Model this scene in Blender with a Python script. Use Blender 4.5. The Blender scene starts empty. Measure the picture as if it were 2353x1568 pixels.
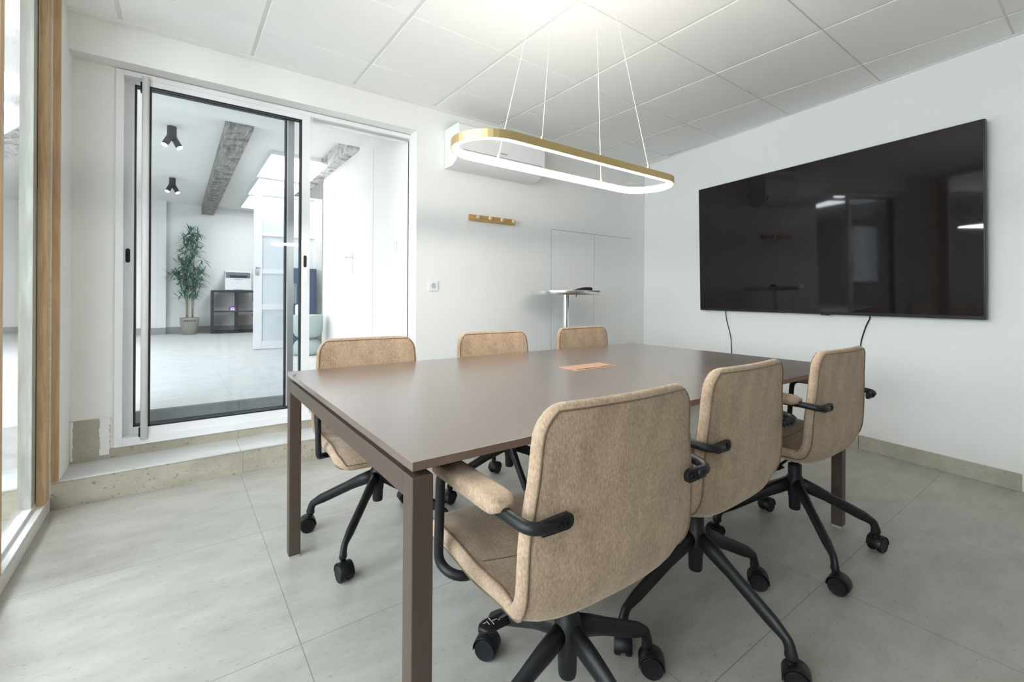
import bpy, math, random
from mathutils import Vector, Matrix
random.seed(7)
C = bpy.context.scene.collection
PI = math.pi
R = math.radians

# ------------------------------------------------------------------ materials
def _mat(name):
    m = bpy.data.materials.new(name); m.use_nodes = True
    nt = m.node_tree; b = nt.nodes['Principled BSDF']
    return m, nt, b

def mat(name, col, rough=.5, metal=0.0, spec=.5, noise=0, scale=20, bump=0, bscale=200, coat=0):
    m, nt, b = _mat(name)
    b.inputs['Base Color'].default_value = (*col, 1)
    b.inputs['Roughness'].default_value = rough
    b.inputs['Metallic'].default_value = metal
    b.inputs['Specular IOR Level'].default_value = spec
    b.inputs['Coat Weight'].default_value = coat; b.inputs['Coat Roughness'].default_value = .24
    tc = nt.nodes.new('ShaderNodeTexCoord')
    if noise:
        n = nt.nodes.new('ShaderNodeTexNoise'); n.inputs['Scale'].default_value = scale
        n.inputs['Detail'].default_value = 5
        nt.links.new(tc.outputs['Object'], n.inputs['Vector'])
        mx = nt.nodes.new('ShaderNodeMix'); mx.data_type = 'RGBA'
        mx.inputs['A'].default_value = (*[c*(1-noise) for c in col], 1)
        mx.inputs['B'].default_value = (*[min(1, c*(1+noise)) for c in col], 1)
        nt.links.new(n.outputs['Fac'], mx.inputs['Factor'])
        nt.links.new(mx.outputs['Result'], b.inputs['Base Color'])
    if bump:
        n2 = nt.nodes.new('ShaderNodeTexNoise'); n2.inputs['Scale'].default_value = bscale
        n2.inputs['Detail'].default_value = 3
        nt.links.new(tc.outputs['Object'], n2.inputs['Vector'])
        bp = nt.nodes.new('ShaderNodeBump'); bp.inputs['Strength'].default_value = bump
        bp.inputs['Distance'].default_value = .004
        nt.links.new(n2.outputs['Fac'], bp.inputs['Height'])
        nt.links.new(bp.outputs['Normal'], b.inputs['Normal'])
    return m

def emit(name, col, strength):
    m = bpy.data.materials.new(name); m.use_nodes = True
    nt = m.node_tree; nt.nodes.remove(nt.nodes['Principled BSDF'])
    e = nt.nodes.new('ShaderNodeEmission'); e.inputs['Color'].default_value = (*col, 1)
    e.inputs['Strength'].default_value = strength
    nt.links.new(e.outputs[0], nt.nodes['Material Output'].inputs[0])
    return m

def glass(name, tint, refl=.06):
    """thin architectural pane: lets light straight through, mirrors by fresnel"""
    m = bpy.data.materials.new(name); m.use_nodes = True
    nt = m.node_tree; nt.nodes.remove(nt.nodes['Principled BSDF'])
    t = nt.nodes.new('ShaderNodeBsdfTransparent'); t.inputs['Color'].default_value = (*tint, 1)
    g = nt.nodes.new('ShaderNodeBsdfGlossy'); g.inputs['Roughness'].default_value = .01
    lw = nt.nodes.new('ShaderNodeLayerWeight'); lw.inputs['Blend'].default_value = .5
    pw = nt.nodes.new('ShaderNodeMath'); pw.operation = 'POWER'; pw.inputs[1].default_value = 4.0
    fr = nt.nodes.new('ShaderNodeMath'); fr.operation = 'MULTIPLY_ADD'; fr.inputs[1].default_value = .35; fr.inputs[2].default_value = .025
    nt.links.new(lw.outputs['Facing'], pw.inputs[0]); nt.links.new(pw.outputs[0], fr.inputs[0])
    mx = nt.nodes.new('ShaderNodeMixShader')
    nt.links.new(fr.outputs[0], mx.inputs[0]); nt.links.new(t.outputs[0], mx.inputs[1])
    nt.links.new(g.outputs[0], mx.inputs[2])
    nt.links.new(mx.outputs[0], nt.nodes['Material Output'].inputs[0])
    return m

def wood(name, c1, c2, axis='Z', scale=1.0, rough=.6, blotch=0, spots=0):
    m, nt, b = _mat(name)
    tc = nt.nodes.new('ShaderNodeTexCoord'); mp = nt.nodes.new('ShaderNodeMapping')
    s = {'X': (1.2, 14, 14), 'Y': (14, 1.2, 14), 'Z': (14, 14, 1.2)}[axis]
    mp.inputs['Scale'].default_value = tuple(v*scale for v in s)
    nt.links.new(tc.outputs['Object'], mp.inputs['Vector'])
    n = nt.nodes.new('ShaderNodeTexNoise'); n.inputs['Scale'].default_value = 3
    n.inputs['Detail'].default_value = 8; n.inputs['Distortion'].default_value = 1.2
    nt.links.new(mp.outputs[0], n.inputs['Vector'])
    cr = nt.nodes.new('ShaderNodeValToRGB')
    cr.color_ramp.elements[0].position = .33; cr.color_ramp.elements[0].color = (*c1, 1)
    cr.color_ramp.elements[1].position = .66; cr.color_ramp.elements[1].color = (*c2, 1)
    nt.links.new(n.outputs['Fac'], cr.inputs[0])
    out = cr.outputs[0]
    if spots:
        n3 = nt.nodes.new('ShaderNodeTexNoise'); n3.inputs['Scale'].default_value = 9; n3.inputs['Detail'].default_value = 6
        nt.links.new(tc.outputs['Object'], n3.inputs['Vector'])
        cr2 = nt.nodes.new('ShaderNodeValToRGB')
        cr2.color_ramp.elements[0].position = .36; cr2.color_ramp.elements[0].color = (.3, .3, .3, 1)
        cr2.color_ramp.elements[1].position = .5; cr2.color_ramp.elements[1].color = (1, 1, 1, 1)
        nt.links.new(n3.outputs['Fac'], cr2.inputs[0])
        mx = nt.nodes.new('ShaderNodeMix'); mx.data_type = 'RGBA'; mx.blend_type = 'MULTIPLY'
        mx.inputs['Factor'].default_value = spots
        nt.links.new(out, mx.inputs['A']); nt.links.new(cr2.outputs[0], mx.inputs['B'])
        out = mx.outputs['Result']
    nt.links.new(out, b.inputs['Base Color'])
    b.inputs['Roughness'].default_value = rough
    return m

def fabric(name, a, bcol):
    m, nt, b = _mat(name)
    tc = nt.nodes.new('ShaderNodeTexCoord')
    mp = nt.nodes.new('ShaderNodeMapping'); mp.inputs['Scale'].default_value = (1.6, 1.6, .8)
    nt.links.new(tc.outputs['Object'], mp.inputs['Vector'])
    n = nt.nodes.new('ShaderNodeTexNoise'); n.inputs['Scale'].default_value = 150; n.inputs['Detail'].default_value = 4
    n.inputs['Distortion'].default_value = .6
    nt.links.new(mp.outputs[0], n.inputs['Vector'])
    n2 = nt.nodes.new('ShaderNodeTexNoise'); n2.inputs['Scale'].default_value = 11; n2.inputs['Detail'].default_value = 3
    nt.links.new(mp.outputs[0], n2.inputs['Vector'])
    add = nt.nodes.new('ShaderNodeMath'); add.operation = 'MULTIPLY_ADD'
    add.inputs[1].default_value = .62
    ml = nt.nodes.new('ShaderNodeMath'); ml.operation = 'MULTIPLY'; ml.inputs[1].default_value = .38
    nt.links.new(n2.outputs['Fac'], ml.inputs[0])
    nt.links.new(n.outputs['Fac'], add.inputs[0]); nt.links.new(ml.outputs[0], add.inputs[2])
    cr = nt.nodes.new('ShaderNodeValToRGB')
    cr.color_ramp.elements[0].position = .38; cr.color_ramp.elements[0].color = (*a, 1)
    cr.color_ramp.elements[1].position = .62; cr.color_ramp.elements[1].color = (*bcol, 1)
    nt.links.new(add.outputs[0], cr.inputs[0]); nt.links.new(cr.outputs[0], b.inputs['Base Color'])
    b.inputs['Roughness'].default_value = .95; b.inputs['Specular IOR Level'].default_value = .1
    b.inputs['Sheen Weight'].default_value = .35; b.inputs['Sheen Roughness'].default_value = .5
    b.inputs['Sheen Tint'].default_value = (1, .88, .72, 1)
    bp = nt.nodes.new('ShaderNodeBump'); bp.inputs['Strength'].default_value = .35; bp.inputs['Distance'].default_value = .003
    nt.links.new(n.outputs['Fac'], bp.inputs['Height']); nt.links.new(bp.outputs['Normal'], b.inputs['Normal'])
    return m

def stone(name, c1, c2, grid=None, rough=.42, gcol=(.20, .19, .175), pits=.5):
    """mottled porcelain tile; grid=(x0,y0,size,axes) draws fine joints in world coordinates"""
    m, nt, b = _mat(name); L = nt.links.new; N = nt.nodes.new
    geo = N('ShaderNodeNewGeometry')
    n = N('ShaderNodeTexNoise'); n.inputs['Scale'].default_value = 4.2; n.inputs['Detail'].default_value = 10; n.inputs['Roughness'].default_value = .7
    mp = N('ShaderNodeMapping'); mp.inputs['Scale'].default_value = (1, 2.2, 1.6); mp.inputs['Rotation'].default_value = (0, 0, .35)
    L(geo.outputs['Position'], mp.inputs['Vector']); L(mp.outputs[0], n.inputs['Vector'])
    cr = N('ShaderNodeValToRGB')
    cr.color_ramp.elements[0].position = .34; cr.color_ramp.elements[0].color = (*c1, 1)
    cr.color_ramp.elements[1].position = .68; cr.color_ramp.elements[1].color = (*c2, 1)
    L(n.outputs['Fac'], cr.inputs[0])
    # small dark pits
    p = N('ShaderNodeTexNoise'); p.inputs['Scale'].default_value = 55; p.inputs['Detail'].default_value = 3
    L(mp.outputs[0], p.inputs['Vector'])
    pr = N('ShaderNodeValToRGB'); pr.color_ramp.elements[0].position = .29; pr.color_ramp.elements[0].color = (.45, .42, .38, 1)
    pr.color_ramp.elements[1].position = .37; pr.color_ramp.elements[1].color = (1, 1, 1, 1)
    L(p.outputs['Fac'], pr.inputs[0])
    mx = N('ShaderNodeMix'); mx.data_type = 'RGBA'; mx.blend_type = 'MULTIPLY'; mx.inputs['Factor'].default_value = pits
    L(cr.outputs[0], mx.inputs['A']); L(pr.outputs[0], mx.inputs['B'])
    col = mx.outputs['Result']
    if grid:
        x0, y0, sz, axes = grid
        sp = N('ShaderNodeSeparateXYZ'); L(geo.outputs['Position'], sp.inputs[0])
        prev = None
        for ax in axes:
            o0 = {'X': x0, 'Y': y0}[ax]
            s = N('ShaderNodeMath'); s.operation = 'SUBTRACT'; s.inputs[1].default_value = o0 - sz*20 - sz/2
            L(sp.outputs[ax], s.inputs[0])
            d = N('ShaderNodeMath'); d.operation = 'DIVIDE'; d.inputs[1].default_value = sz; L(s.outputs[0], d.inputs[0])
            f = N('ShaderNodeMath'); f.operation = 'FRACT'; L(d.outputs[0], f.inputs[0])
            c = N('ShaderNodeMath'); c.operation = 'SUBTRACT'; c.inputs[1].default_value = .5; L(f.outputs[0], c.inputs[0])
            a = N('ShaderNodeMath'); a.operation = 'ABSOLUTE'; L(c.outputs[0], a.inputs[0])
            lt = N('ShaderNodeMath'); lt.operation = 'LESS_THAN'; lt.inputs[1].default_value = .0012/sz; L(a.outputs[0], lt.inputs[0])
            if prev is None: prev = lt
            else:
                q = N('ShaderNodeMath'); q.operation = 'MAXIMUM'; L(prev.outputs[0], q.inputs[0]); L(lt.outputs[0], q.inputs[1]); prev = q
        g = N('ShaderNodeMix'); g.data_type = 'RGBA'; g.inputs['B'].default_value = (*gcol, 1)
        L(prev.outputs[0], g.inputs['Factor']); L(col, g.inputs['A']); col = g.outputs['Result']
    L(col, b.inputs['Base Color'])
    b.inputs['Roughness'].default_value = rough
    bp = N('ShaderNodeBump'); bp.inputs['Strength'].default_value = .08; bp.inputs['Distance'].default_value = .003
    L(p.outputs['Fac'], bp.inputs['Height']); L(bp.outputs['Normal'], b.inputs['Normal'])
    return m

TX, TY, TS = .300, 2.235, .790
M = {}
M['wall'] = mat('wall_paint', (.80, .795, .775), .75, spec=.25, bump=.05, bscale=90)
M['ceil'] = mat('ceiling_tile', (.87, .87, .86), .9, spec=.1, bump=.12, bscale=260)
M['tbar'] = mat('ceiling_tbar', (.76, .76, .75), .6)
M['floor'] = stone('floor_tile', (.345, .327, .286), (.45, .435, .392), (TX, TY, TS, 'XY'))
M['floor2'] = stone('far_floor_tile', (.55, .55, .53), (.66, .66, .64), (TX, 3.45, TS, 'XY'), gcol=(.42, .42, .41))
M['riser'] = stone('riser_tile', (.33, .30, .235), (.47, .43, .35), (TX+.012, 0, TS, 'X'), rough=.55, pits=.9)
M['tread'] = stone('tread_tile', (.52, .52, .50), (.62, .62, .60), (TX, 0, TS, 'X'), rough=.35)
M['riser2'] = stone('upper_riser_tile', (.42, .42, .40), (.52, .52, .50), (.33, 0, TS, 'X'), rough=.5)
M['skirt'] = stone('skirting_tile', (.36, .335, .275), (.48, .45, .38), None, rough=.5, pits=.6)
M['white'] = mat('white_lacquer', (.80, .80, .80), .35)
M['whiteg'] = mat('white_gloss', (.82, .82, .83), .18)
M['gasket'] = mat('black_gasket', (.012, .014, .018), .45)
M['alu'] = mat('grey_aluminium', (.50, .51, .53), .35, metal=.6)
M['glass'] = glass('tinted_glass', (.925, .94, .95))
M['glassc'] = glass('clear_glass', (.93, .95, .95))
M['frost'] = mat('frosted_panel', (.66, .70, .72), .25, spec=.5)
M['liner'] = wood('grey_green_wood', (.30, .30, .26), (.42, .42, .37), 'Z')
M['pine'] = wood('pine_wood', (.44, .285, .15), (.62, .43, .25), 'Z')
M['pine_dark'] = wood('pine_wood_brown', (.34, .19, .09), (.47, .29, .15), 'Z')
M['whitewood'] = wood('whitewashed_wood', (.62, .60, .57), (.76, .75, .73), 'Y', rough=.55)
M['hookwood'] = wood('oak_board', (.42, .24, .09), (.58, .36, .15), 'X')
M['beam'] = wood('weathered_beam', (.15, .14, .125), (.38, .36, .33), 'Y', 1.0, .85, spots=.8)
M['beamw'] = wood('whitened_beam', (.45, .44, .43), (.66, .65, .64), 'Y', 1.2, .85, spots=.8)
M['table'] = mat('taupe_tabletop', (.132, .088, .068), .30, spec=.5, coat=1, noise=.10, scale=3, bump=.03, bscale=300)
M['tframe'] = mat('bronze_frame', (.092, .064, .049), .40, metal=.3, spec=.5)
M['black'] = mat('black_metal', (.009, .009, .010), .45, spec=.35)
M['blackp'] = mat('black_plastic', (.007, .007, .008), .42, spec=.3)
M['chrome'] = mat('chrome', (.82, .82, .84), .12, metal=1)
M['steel'] = mat('brushed_steel', (.70, .70, .71), .22, metal=1)
M['fabric'] = fabric('beige_felt', (.285, .193, .130), (.46, .335, .232))
M['seam'] = fabric('beige_felt_piping', (.11, .075, .05), (.17, .12, .08))
M['copper'] = mat('copper_flap', (.66, .40, .25), .35, metal=.55)
M['darkgap'] = mat('dark_gap', (.02, .018, .017), .8)
M['screen'] = mat('tv_screen', (.012, .009, .010), .035, spec=.35)
M['tvframe'] = mat('tv_frame', (.02, .022, .025), .35, metal=.4)
M['gold'] = mat('brushed_gold', (.62, .47, .22), .38, metal=.75)
M['brass'] = mat('brass_knob', (.74, .64, .38), .35, metal=.4)
M['leaf'] = mat('bamboo_leaf', (.075, .19, .14), .45, noise=.5, scale=6)
M['leafl'] = mat('bamboo_leaf_pale', (.12, .29, .21), .45, noise=.4, scale=6)
M['cane'] = mat('bamboo_cane', (.34, .31, .20), .6, noise=.3, scale=30)
M['soil'] = mat('soil', (.04, .03, .02), .9)
M['cab'] = mat('black_brown_board', (.022, .023, .028), .4)
M['slate'] = mat('slate_blue_lacquer', (.075, .115, .19), .4)
M['sage'] = mat('sage_green_fabric', (.36, .44, .42), .8)
M['grey'] = mat('grey_plastic', (.16, .17, .20), .4)
M['purple'] = mat('purple_card', (.22, .05, .30), .5)
M['label'] = mat('grey_print', (.35, .36, .38), .6)
M['pale'] = mat('pale_print', (.55, .57, .60), .6)
M['whitebox'] = mat('white_plastic', (.78, .78, .77), .4)
M['glide'] = mat('clear_plastic_foot', (.45, .44, .42), .3)

# pot: diagonal woven lines
def woven(name):
    m, nt, b = _mat(name); N = nt.nodes.new; L = nt.links.new
    tc = N('ShaderNodeTexCoord'); mp = N('ShaderNodeMapping'); mp.inputs['Rotation'].default_value = (0, R(38), 0)
    L(tc.outputs['Object'], mp.inputs['Vector'])
    w = N('ShaderNodeTexWave'); w.bands_direction = 'Z'; w.inputs['Scale'].default_value = 26; w.inputs['Distortion'].default_value = .3
    L(mp.outputs[0], w.inputs['Vector'])
    cr = N('ShaderNodeValToRGB'); cr.color_ramp.elements[0].position = .3; cr.color_ramp.elements[0].color = (.11, .10, .08, 1)
    cr.color_ramp.elements[1].position = .6; cr.color_ramp.elements[1].color = (.48, .46, .40, 1)
    L(w.outputs['Fac'], cr.inputs[0]); L(cr.outputs[0], b.inputs['Base Color']); b.inputs['Roughness'].default_value = .8
    return m
M['woven'] = woven('woven_basket')

LAMP = emit('lamp_diffuser', (1.0, .955, .875), 39)
PANEL = emit('led_panel', (.98, .99, 1.0), 6)
SKYL = emit('daylight_pane', (.86, .93, 1.0), 9)
LINEAR = emit('linear_led', (.94, .97, 1.0), 26)
SPOT = emit('spot_led', (1, .97, .92), 60)

# ------------------------------------------------------------------ mesh builder
class MB:
    def __init__(s): s.v = []; s.f = []; s.m = []; s.cur = 0
    def add(s, vs, fs):
        o = len(s.v); s.v += [tuple(v) for v in vs]
        for f in fs: s.f.append(tuple(i+o for i in f)); s.m.append(s.cur)
        return s
    def box(s, x0, x1, y0, y1, z0, z1, T=None):
        v = [Vector((x, y, z)) for x in (x0, x1) for y in (y0, y1) for z in (z0, z1)]
        if T: v = [T @ p for p in v]
        return s.add(v, [(0, 1, 3, 2), (4, 6, 7, 5), (0, 4, 5, 1), (2, 3, 7, 6), (0, 2, 6, 4), (1, 5, 7, 3)])
    def prism(s, pts, z0, z1):          # pts: list of (x,y) ccw
        n = len(pts)
        v = [(p[0], p[1], z0) for p in pts] + [(p[0], p[1], z1) for p in pts]
        f = [tuple(range(n))[::-1], tuple(range(n, 2*n))] + [(i, (i+1) % n, n+(i+1) % n, n+i) for i in range(n)]
        return s.add(v, f)
    def rings(s, rings, cap=True, closed=False):
        n = len(rings[0]); o = len(s.v); k = len(rings)
        for r in rings: s.v += [tuple(p) for p in r]
        for i in range(k if closed else k-1):
            a, b = o+i*n, o+((i+1) % k)*n
            for j in range(n):
                s.f.append((a+j, a+(j+1) % n, b+(j+1) % n, b+j)); s.m.append(s.cur)
        if cap and not closed:
            s.f.append(tuple(o+j for j in range(n))[::-1]); s.m.append(s.cur)
            s.f.append(tuple(o+(k-1)*n+j for j in range(n))); s.m.append(s.cur)
        return s
    def tube(s, pts, r, n=10, cap=True, closed=False, flat=None):
        P = [Vector(p) for p in pts]; K = len(P)
        rad = r if isinstance(r, (list, tuple)) else [r]*K
        T = []
        for i in range(K):
            a = P[(i-1) % K] if (closed or i) else P[0]; b = P[(i+1) % K] if (closed or i < K-1) else P[-1]
            t = (b-a); T.append(t.normalized() if t.length > 1e-9 else Vector((0, 0, 1)))
        up = Vector((0, 0, 1)) if abs(T[0].z) < .9 else Vector((0, 1, 0))
        nrm = (up - T[0]*up.dot(T[0])).normalized(); R_ = []
        for i in range(K):
            nrm = (nrm - T[i]*nrm.dot(T[i])).normalized(); bi = T[i].cross(nrm)
            fx = 1 if flat is None else (flat[i] if isinstance(flat, (list, tuple)) else flat)
            R_.append([P[i] + (nrm*math.cos(2*PI*j/n) + bi*math.sin(2*PI*j/n)*fx)*rad[i] for j in range(n)])
        return s.rings(R_, cap, closed)
    def cyl(s, a, b, r, n=20, r2=None):
        return s.tube([a, b], [r, r if r2 is None else r2], n)
    def lathe(s, prof, c=(0, 0, 0), n=32):
        return s.rings([[(c[0]+r*math.cos(2*PI*j/n), c[1]+r*math.sin(2*PI*j/n), c[2]+z) for j in range(n)] for r, z in prof])
    def build(s, name, m, parent=None, bevel=0, smooth=False, seg=2, subsurf=0):
        me = bpy.data.meshes.new(name)
        me.from_pydata(s.v, [], s.f); me.update()
        ms = m if isinstance(m, (list, tuple)) else [m]
        for q in ms: me.materials.append(q)
        for i, p in enumerate(me.polygons):
            p.material_index = min(s.m[i], len(ms)-1); p.use_smooth = smooth
        o = bpy.data.objects.new(name, me); C.objects.link(o)
        if parent is not None: o.parent = parent
        if bevel:
            b = o.modifiers.new('bevel', 'BEVEL'); b.width = bevel; b.segments = seg; b.limit_method = 'ANGLE'; b.angle_limit = R(40)
            b.harden_normals = True
            for p in me.polygons: p.use_smooth = True
        if subsurf:
            q = o.modifiers.new('sub', 'SUBSURF'); q.levels = subsurf; q.render_levels = subsurf
        return o

def catmull(P, n=8):
    P = [Vector(p) for p in P]; out = []
    for i in range(len(P)-1):
        a = P[max(i-1, 0)]; b = P[i]; c = P[i+1]; d = P[min(i+2, len(P)-1)]
        for k in range(n):
            t = k/n
            out.append(.5*((2*b) + (c-a)*t + (2*a-5*b+4*c-d)*t*t + (3*b-a-3*c+d)*t**3))
    out.append(P[-1]); return out

def fillet(P, r, n=5):
    """polyline with rounded corners"""
    P = [Vector(p) for p in P]; out = [P[0]]
    for i in range(1, len(P)-1):
        a = (P[i-1]-P[i]); c = (P[i+1]-P[i]); rr = min(r, a.length*.49, c.length*.49)
        A = P[i]+a.normalized()*rr; B = P[i]+c.normalized()*rr
        for k in range(n+1):
            t = k/n; out.append(A*(1-t)**2 + P[i]*2*t*(1-t) + B*t*t)
    out.append(P[-1]); return out

def tag(o, label=None, cat=None, group=None, kind=None):
    if label: o['label'] = label
    if cat: o['category'] = cat
    if group: o['group'] = group
    if kind: o['kind'] = kind
    return o
def empty(name, loc=(0, 0, 0), rz=0):
    o = bpy.data.objects.new(name, None); C.objects.link(o); o.empty_display_size = .1
    o.location = loc; o.rotation_euler = (0, 0, rz); return o
def struct(o, label=None): return tag(o, label=label, kind='structure')
def copy_tree(o, parent=None):
    kids = [c for c in bpy.data.objects if c.parent == o]
    c = o.copy(); C.objects.link(c)
    if parent is not None: c.parent = parent
    for k in kids: copy_tree(k, c)
    return c

# ------------------------------------------------------------------ room shell
H = 2.459
XR, YB, RA, BA = 4.110, 3.146, .164, -.0073
def yb(x): return YB + BA*(x-XR)
def xr(y): return XR + RA*(y-YB)
XL = -.478            # face of the left glass partition
YREC = 3.290          # recessed wall behind the step
YF = 3.45             # upper riser / edge of the far room floor
ZF = .345             # floor level of the far room
HF = 2.63             # far ceiling
REC_Z = 2.268
ang = math.atan(RA)   # right wall leans by this

# floor
struct(MB().box(-4.6, 5.0, -3.2, 3.40, -.12, 0).build('floor', M['floor']))
# lower step: riser tile + tread tile
b = MB(); b.box(-4.6, 1.44, 3.03, 3.04, 0, .128); b.build
st = empty('trim_1', (0, 0, 0)); struct(st)
b.build('step_riser', M['riser'], st)
MB().box(-4.6, 1.44, 3.026, 3.40, .128, .137).build('step_tread', M['tread'], st, bevel=.0015)
MB().box(-4.6, 1.44, 3.04, 3.40, .0, .127).build('step_core', M['riser'], st)
# tan strip under the sliding door and the old tile patch left of it
MB().box(XL+.02, 1.44, YREC-.004, YREC+.10, .137, .190).build('sill_tile', M['riser'], st)
pb = MB(); pb.box(-.444, -.288, YREC-.006, YREC+.001, .137, .358)
pa = pb.build('wall_tile_patch', M['skirt'], st)
# torn plaster edge of the patch
tb = MB()
for i in range(16):
    z = .16+i*.0125; w = .014+random.uniform(-.002, .003)
    tb.box(-.316-w, -.288+random.uniform(-.004, .004), YREC-.0075, YREC-.005, z, z+.0128)
for i in range(12):
    z = .15+i*.0172
    tb.box(-.446, -.438+random.uniform(0, .006), YREC-.0075, YREC-.005, z, z+.0174)
tb.build('plaster_residue', M['wall'], st)
# upper riser and far floor
u = empty('trim_2'); struct(u)
MB().box(-7.0, 3.2, YF, YF+.02, .15, ZF-.008).build('upper_riser', M['riser2'], u)
MB().box(-7.0, 3.2, 3.36, YF+.005, .10, .192).build('threshold', M['riser2'], u)
struct(MB().box(-7.0, 5.5, YF-.004, 13.0, ZF-.01, ZF).build('floor.001', M['floor2']))

# ceiling of the meeting room: T-bar carrier above, tegular tiles hanging just under it
X0, Y0, G = -.2427, 2.7752, .6
struct(MB().box(-4.6, 5.0, -3.2, 3.40, H+.0055, H+.10).build('ceiling', M['tbar']))
b = MB()
for i in range(-7, 8):
    for j in range(-3, 8):
        xa, xb_ = X0+.6*(i)+.010, X0+.6*(i+1)-.010
        yb0, ya = Y0-.6*j+.0035, Y0-.6*(j-1)-.0035
        if j == 0: ya = 3.20
        if j < 0: continue
        if i < 0 and xb_ < XL: continue
        xa = max(xa, XL+.03)
        if xa > 4.3: continue
        if xr(yb0) < xa: continue
        # clip tile to the slanted right wall
        xcl = min(xb_, 9)
        pts = [(xa, yb0), (min(xb_, xr(yb0)), yb0), (min(xb_, xr(ya)), ya), (xa, ya)]
        if xr(ya) < xa: continue
        b.prism(pts, H, H+.008)
o = b.build('ceiling.001', M['ceil'], bevel=.002, seg=1); struct(o)
# small corner edge along the walls
e = MB(); e.box(XL+.03, 4.08, 3.125, 3.18, H-.002, H+.005)
e.prism([(xr(-3)-.022, -3), (xr(-3)+.02, -3), (xr(3.15)+.02, 3.15), (xr(3.15)-.022, 3.15)], H-.002, H+.005)
struct(e.build('trim_3', M['ceil']))

# back wall: full-height part right of the sliding door, bulkhead over the door
b = MB()
b.prism([(1.44, yb(1.44)), (XR+.1, yb(XR+.1)), (XR+.1, 3.46), (1.44, 3.46)], 0, H+.05)
struct(b.build('wall_back', M['wall']))
b = MB()
b.prism([(XL+.03, yb(XL)), (1.44, yb(1.44)), (1.44, 3.46), (XL+.03, 3.46)], REC_Z, H+.05)
b.box(XL+.03, -.262, YREC, 3.46, .137, REC_Z)
struct(b.build('wall_back.001', M['wall']))
# left stub between glass partition and recess
b = MB(); b.box(-.56, -.447, 3.028, 3.46, .1375, H+.05)
struct(b.build('wall_left', M['wall']))
# right wall (slightly out of square) and its skirting
TR = Matrix.Translation((XR, YB, 0)) @ Matrix.Rotation(-ang, 4, 'Z')   # local -y runs along the wall, local -x into the room
b = MB(); b.box(0, .15, -6.6, .25, 0, H+.05)
wr = struct(b.build('wall_right', M['wall'])); wr.matrix_world = TR
b = MB()
for y0, y1 in ((-2.075, .01), (-2.845, -2.078), (-4.2, -2.86)):
    b.box(-.010, .002, y0, y1, 0, .094, TR)
struct(b.build('baseboard_right', M['skirt'], bevel=.001, seg=1))
b = MB(); b.prism([(1.47, yb(1.47)-.01), (XR, yb(XR)-.01), (XR, yb(XR)+.01), (1.47, yb(1.47)+.01)], 0, .094)
struct(b.build('baseboard_back', M['skirt']))
# rear wall and closed left wall behind the photographer
b = MB(); b.box(-4.6, 5, -3.2, -3.05, 0, H+.05); struct(b.build('wall_rear', M['wall']))
b = MB(); b.box(-.56, XL+.01, -3.1, -.35, 0, H+.05); struct(b.build('wall_left.001', M['wall']))
# neighbouring office left of the partition
b = MB(); b.box(-4.6, -4.5, -3.2, 3.2, 0, H+.3); struct(b.build('wall_left.002', M['wall']))
b = MB(); b.box(-4.6, -.52, 3.18, 3.30, 2.30, HF+.1); struct(b.build('wall_left.003', M['wall']))

# far room shell
b = MB(); b.box(-7, -.148-.42, 11.3, 11.45, ZF, HF); b.box(-.60, -.148, 9.80, 11.4, ZF, HF); b.box(-.148, 5.5, 9.92, 10.1, ZF, HF)
struct(b.build('wall_far', M['wall']))
b = MB(); b.box(-.60, -.148, 9.785, 9.80, ZF, ZF+.115); b.box(-.148, 4, 9.905, 9.92, ZF, ZF+.115); b.box(-7, -.6, 11.285, 11.3, ZF, ZF+.115)
struct(b.build('baseboard_far', mat('grey_skirting', (.30, .31, .31), .5)))
b = MB(); b.box(1.46, 1.58, 3.46, 5.93, ZF-.2, HF); struct(b.build('wall_far_right', M['wall']))
b = MB(); b.box(-7.1, -7, 3.3, 11.4, ZF, HF); b.box(5.4, 5.5, 3.4, 10.1, ZF, HF); struct(b.build('wall_far_left', M['wall']))
b = MB(); b.box(1.5, 5.5, 3.40, 3.55, 0, HF); struct(b.build('wall_far_near', M['wall']))
b = MB(); b.box(-7.1, 5.5, 3.3, 11.5, HF, HF+.1); b.box(-.56, 1.46, 3.40, 4.55, 2.505, HF)
struct(b.build('ceiling.002', M['wall']))

# ------------------------------------------------------------------ left glazed partition (window_1)
w1 = empty('window_1', (XL, 0, 0)); struct(w1)
def pbx(x0, x1, y0, y1, z0, z1): return MB().box(x0-0, x1, y0, y1, z0, z1)
pbx(-.075, .0, -.35, 3.03, 0, .066).build('bottom_rail', M['whitewood'], w1, bevel=.002)
pbx(-.060, -.030, -.35, 3.0, .066, .082).build('glazing_bead', M['whitewood'], w1)
pbx(-.075, .0, -.35, 3.0, H-.06, H+.02).build('top_rail', M['whitewood'], w1)
# far jamb: white edge, pine post, brown liner and narrow outer strip
pbx(-.030, .001, 2.925, 2.985, .066, H-.04).build('post', M['pine'], w1, bevel=.001)
pbx(-.075, -.032, 2.86, 2.985, .066, H-.04).build('post_liner', M['liner'], w1)
pbx(-.004, .004, 2.990, 3.012, .066, H).build('cover_strip', M['whitewood'], w1)
pbx(.004, .0300, 3.012, 3.027, .137, H).build('outer_batten', M['pine'], w1, bevel=.001)
# near post
pbx(-.030, .001, 2.235, 2.281, .066, H-.04).build('post', M['pine'], w1, bevel=.001)
pbx(-.075, -.030, 2.235, 2.345, .066, H-.04).build('post_liner', M['liner'], w1)
pbx(-.050, -.044, 2.30, 2.90, .075, H-.05).build('pane', M['glassc'], w1)
pbx(-.050, -.044, -.35, 2.24, .075, H-.05).build('pane', M['glassc'], w1)

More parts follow.
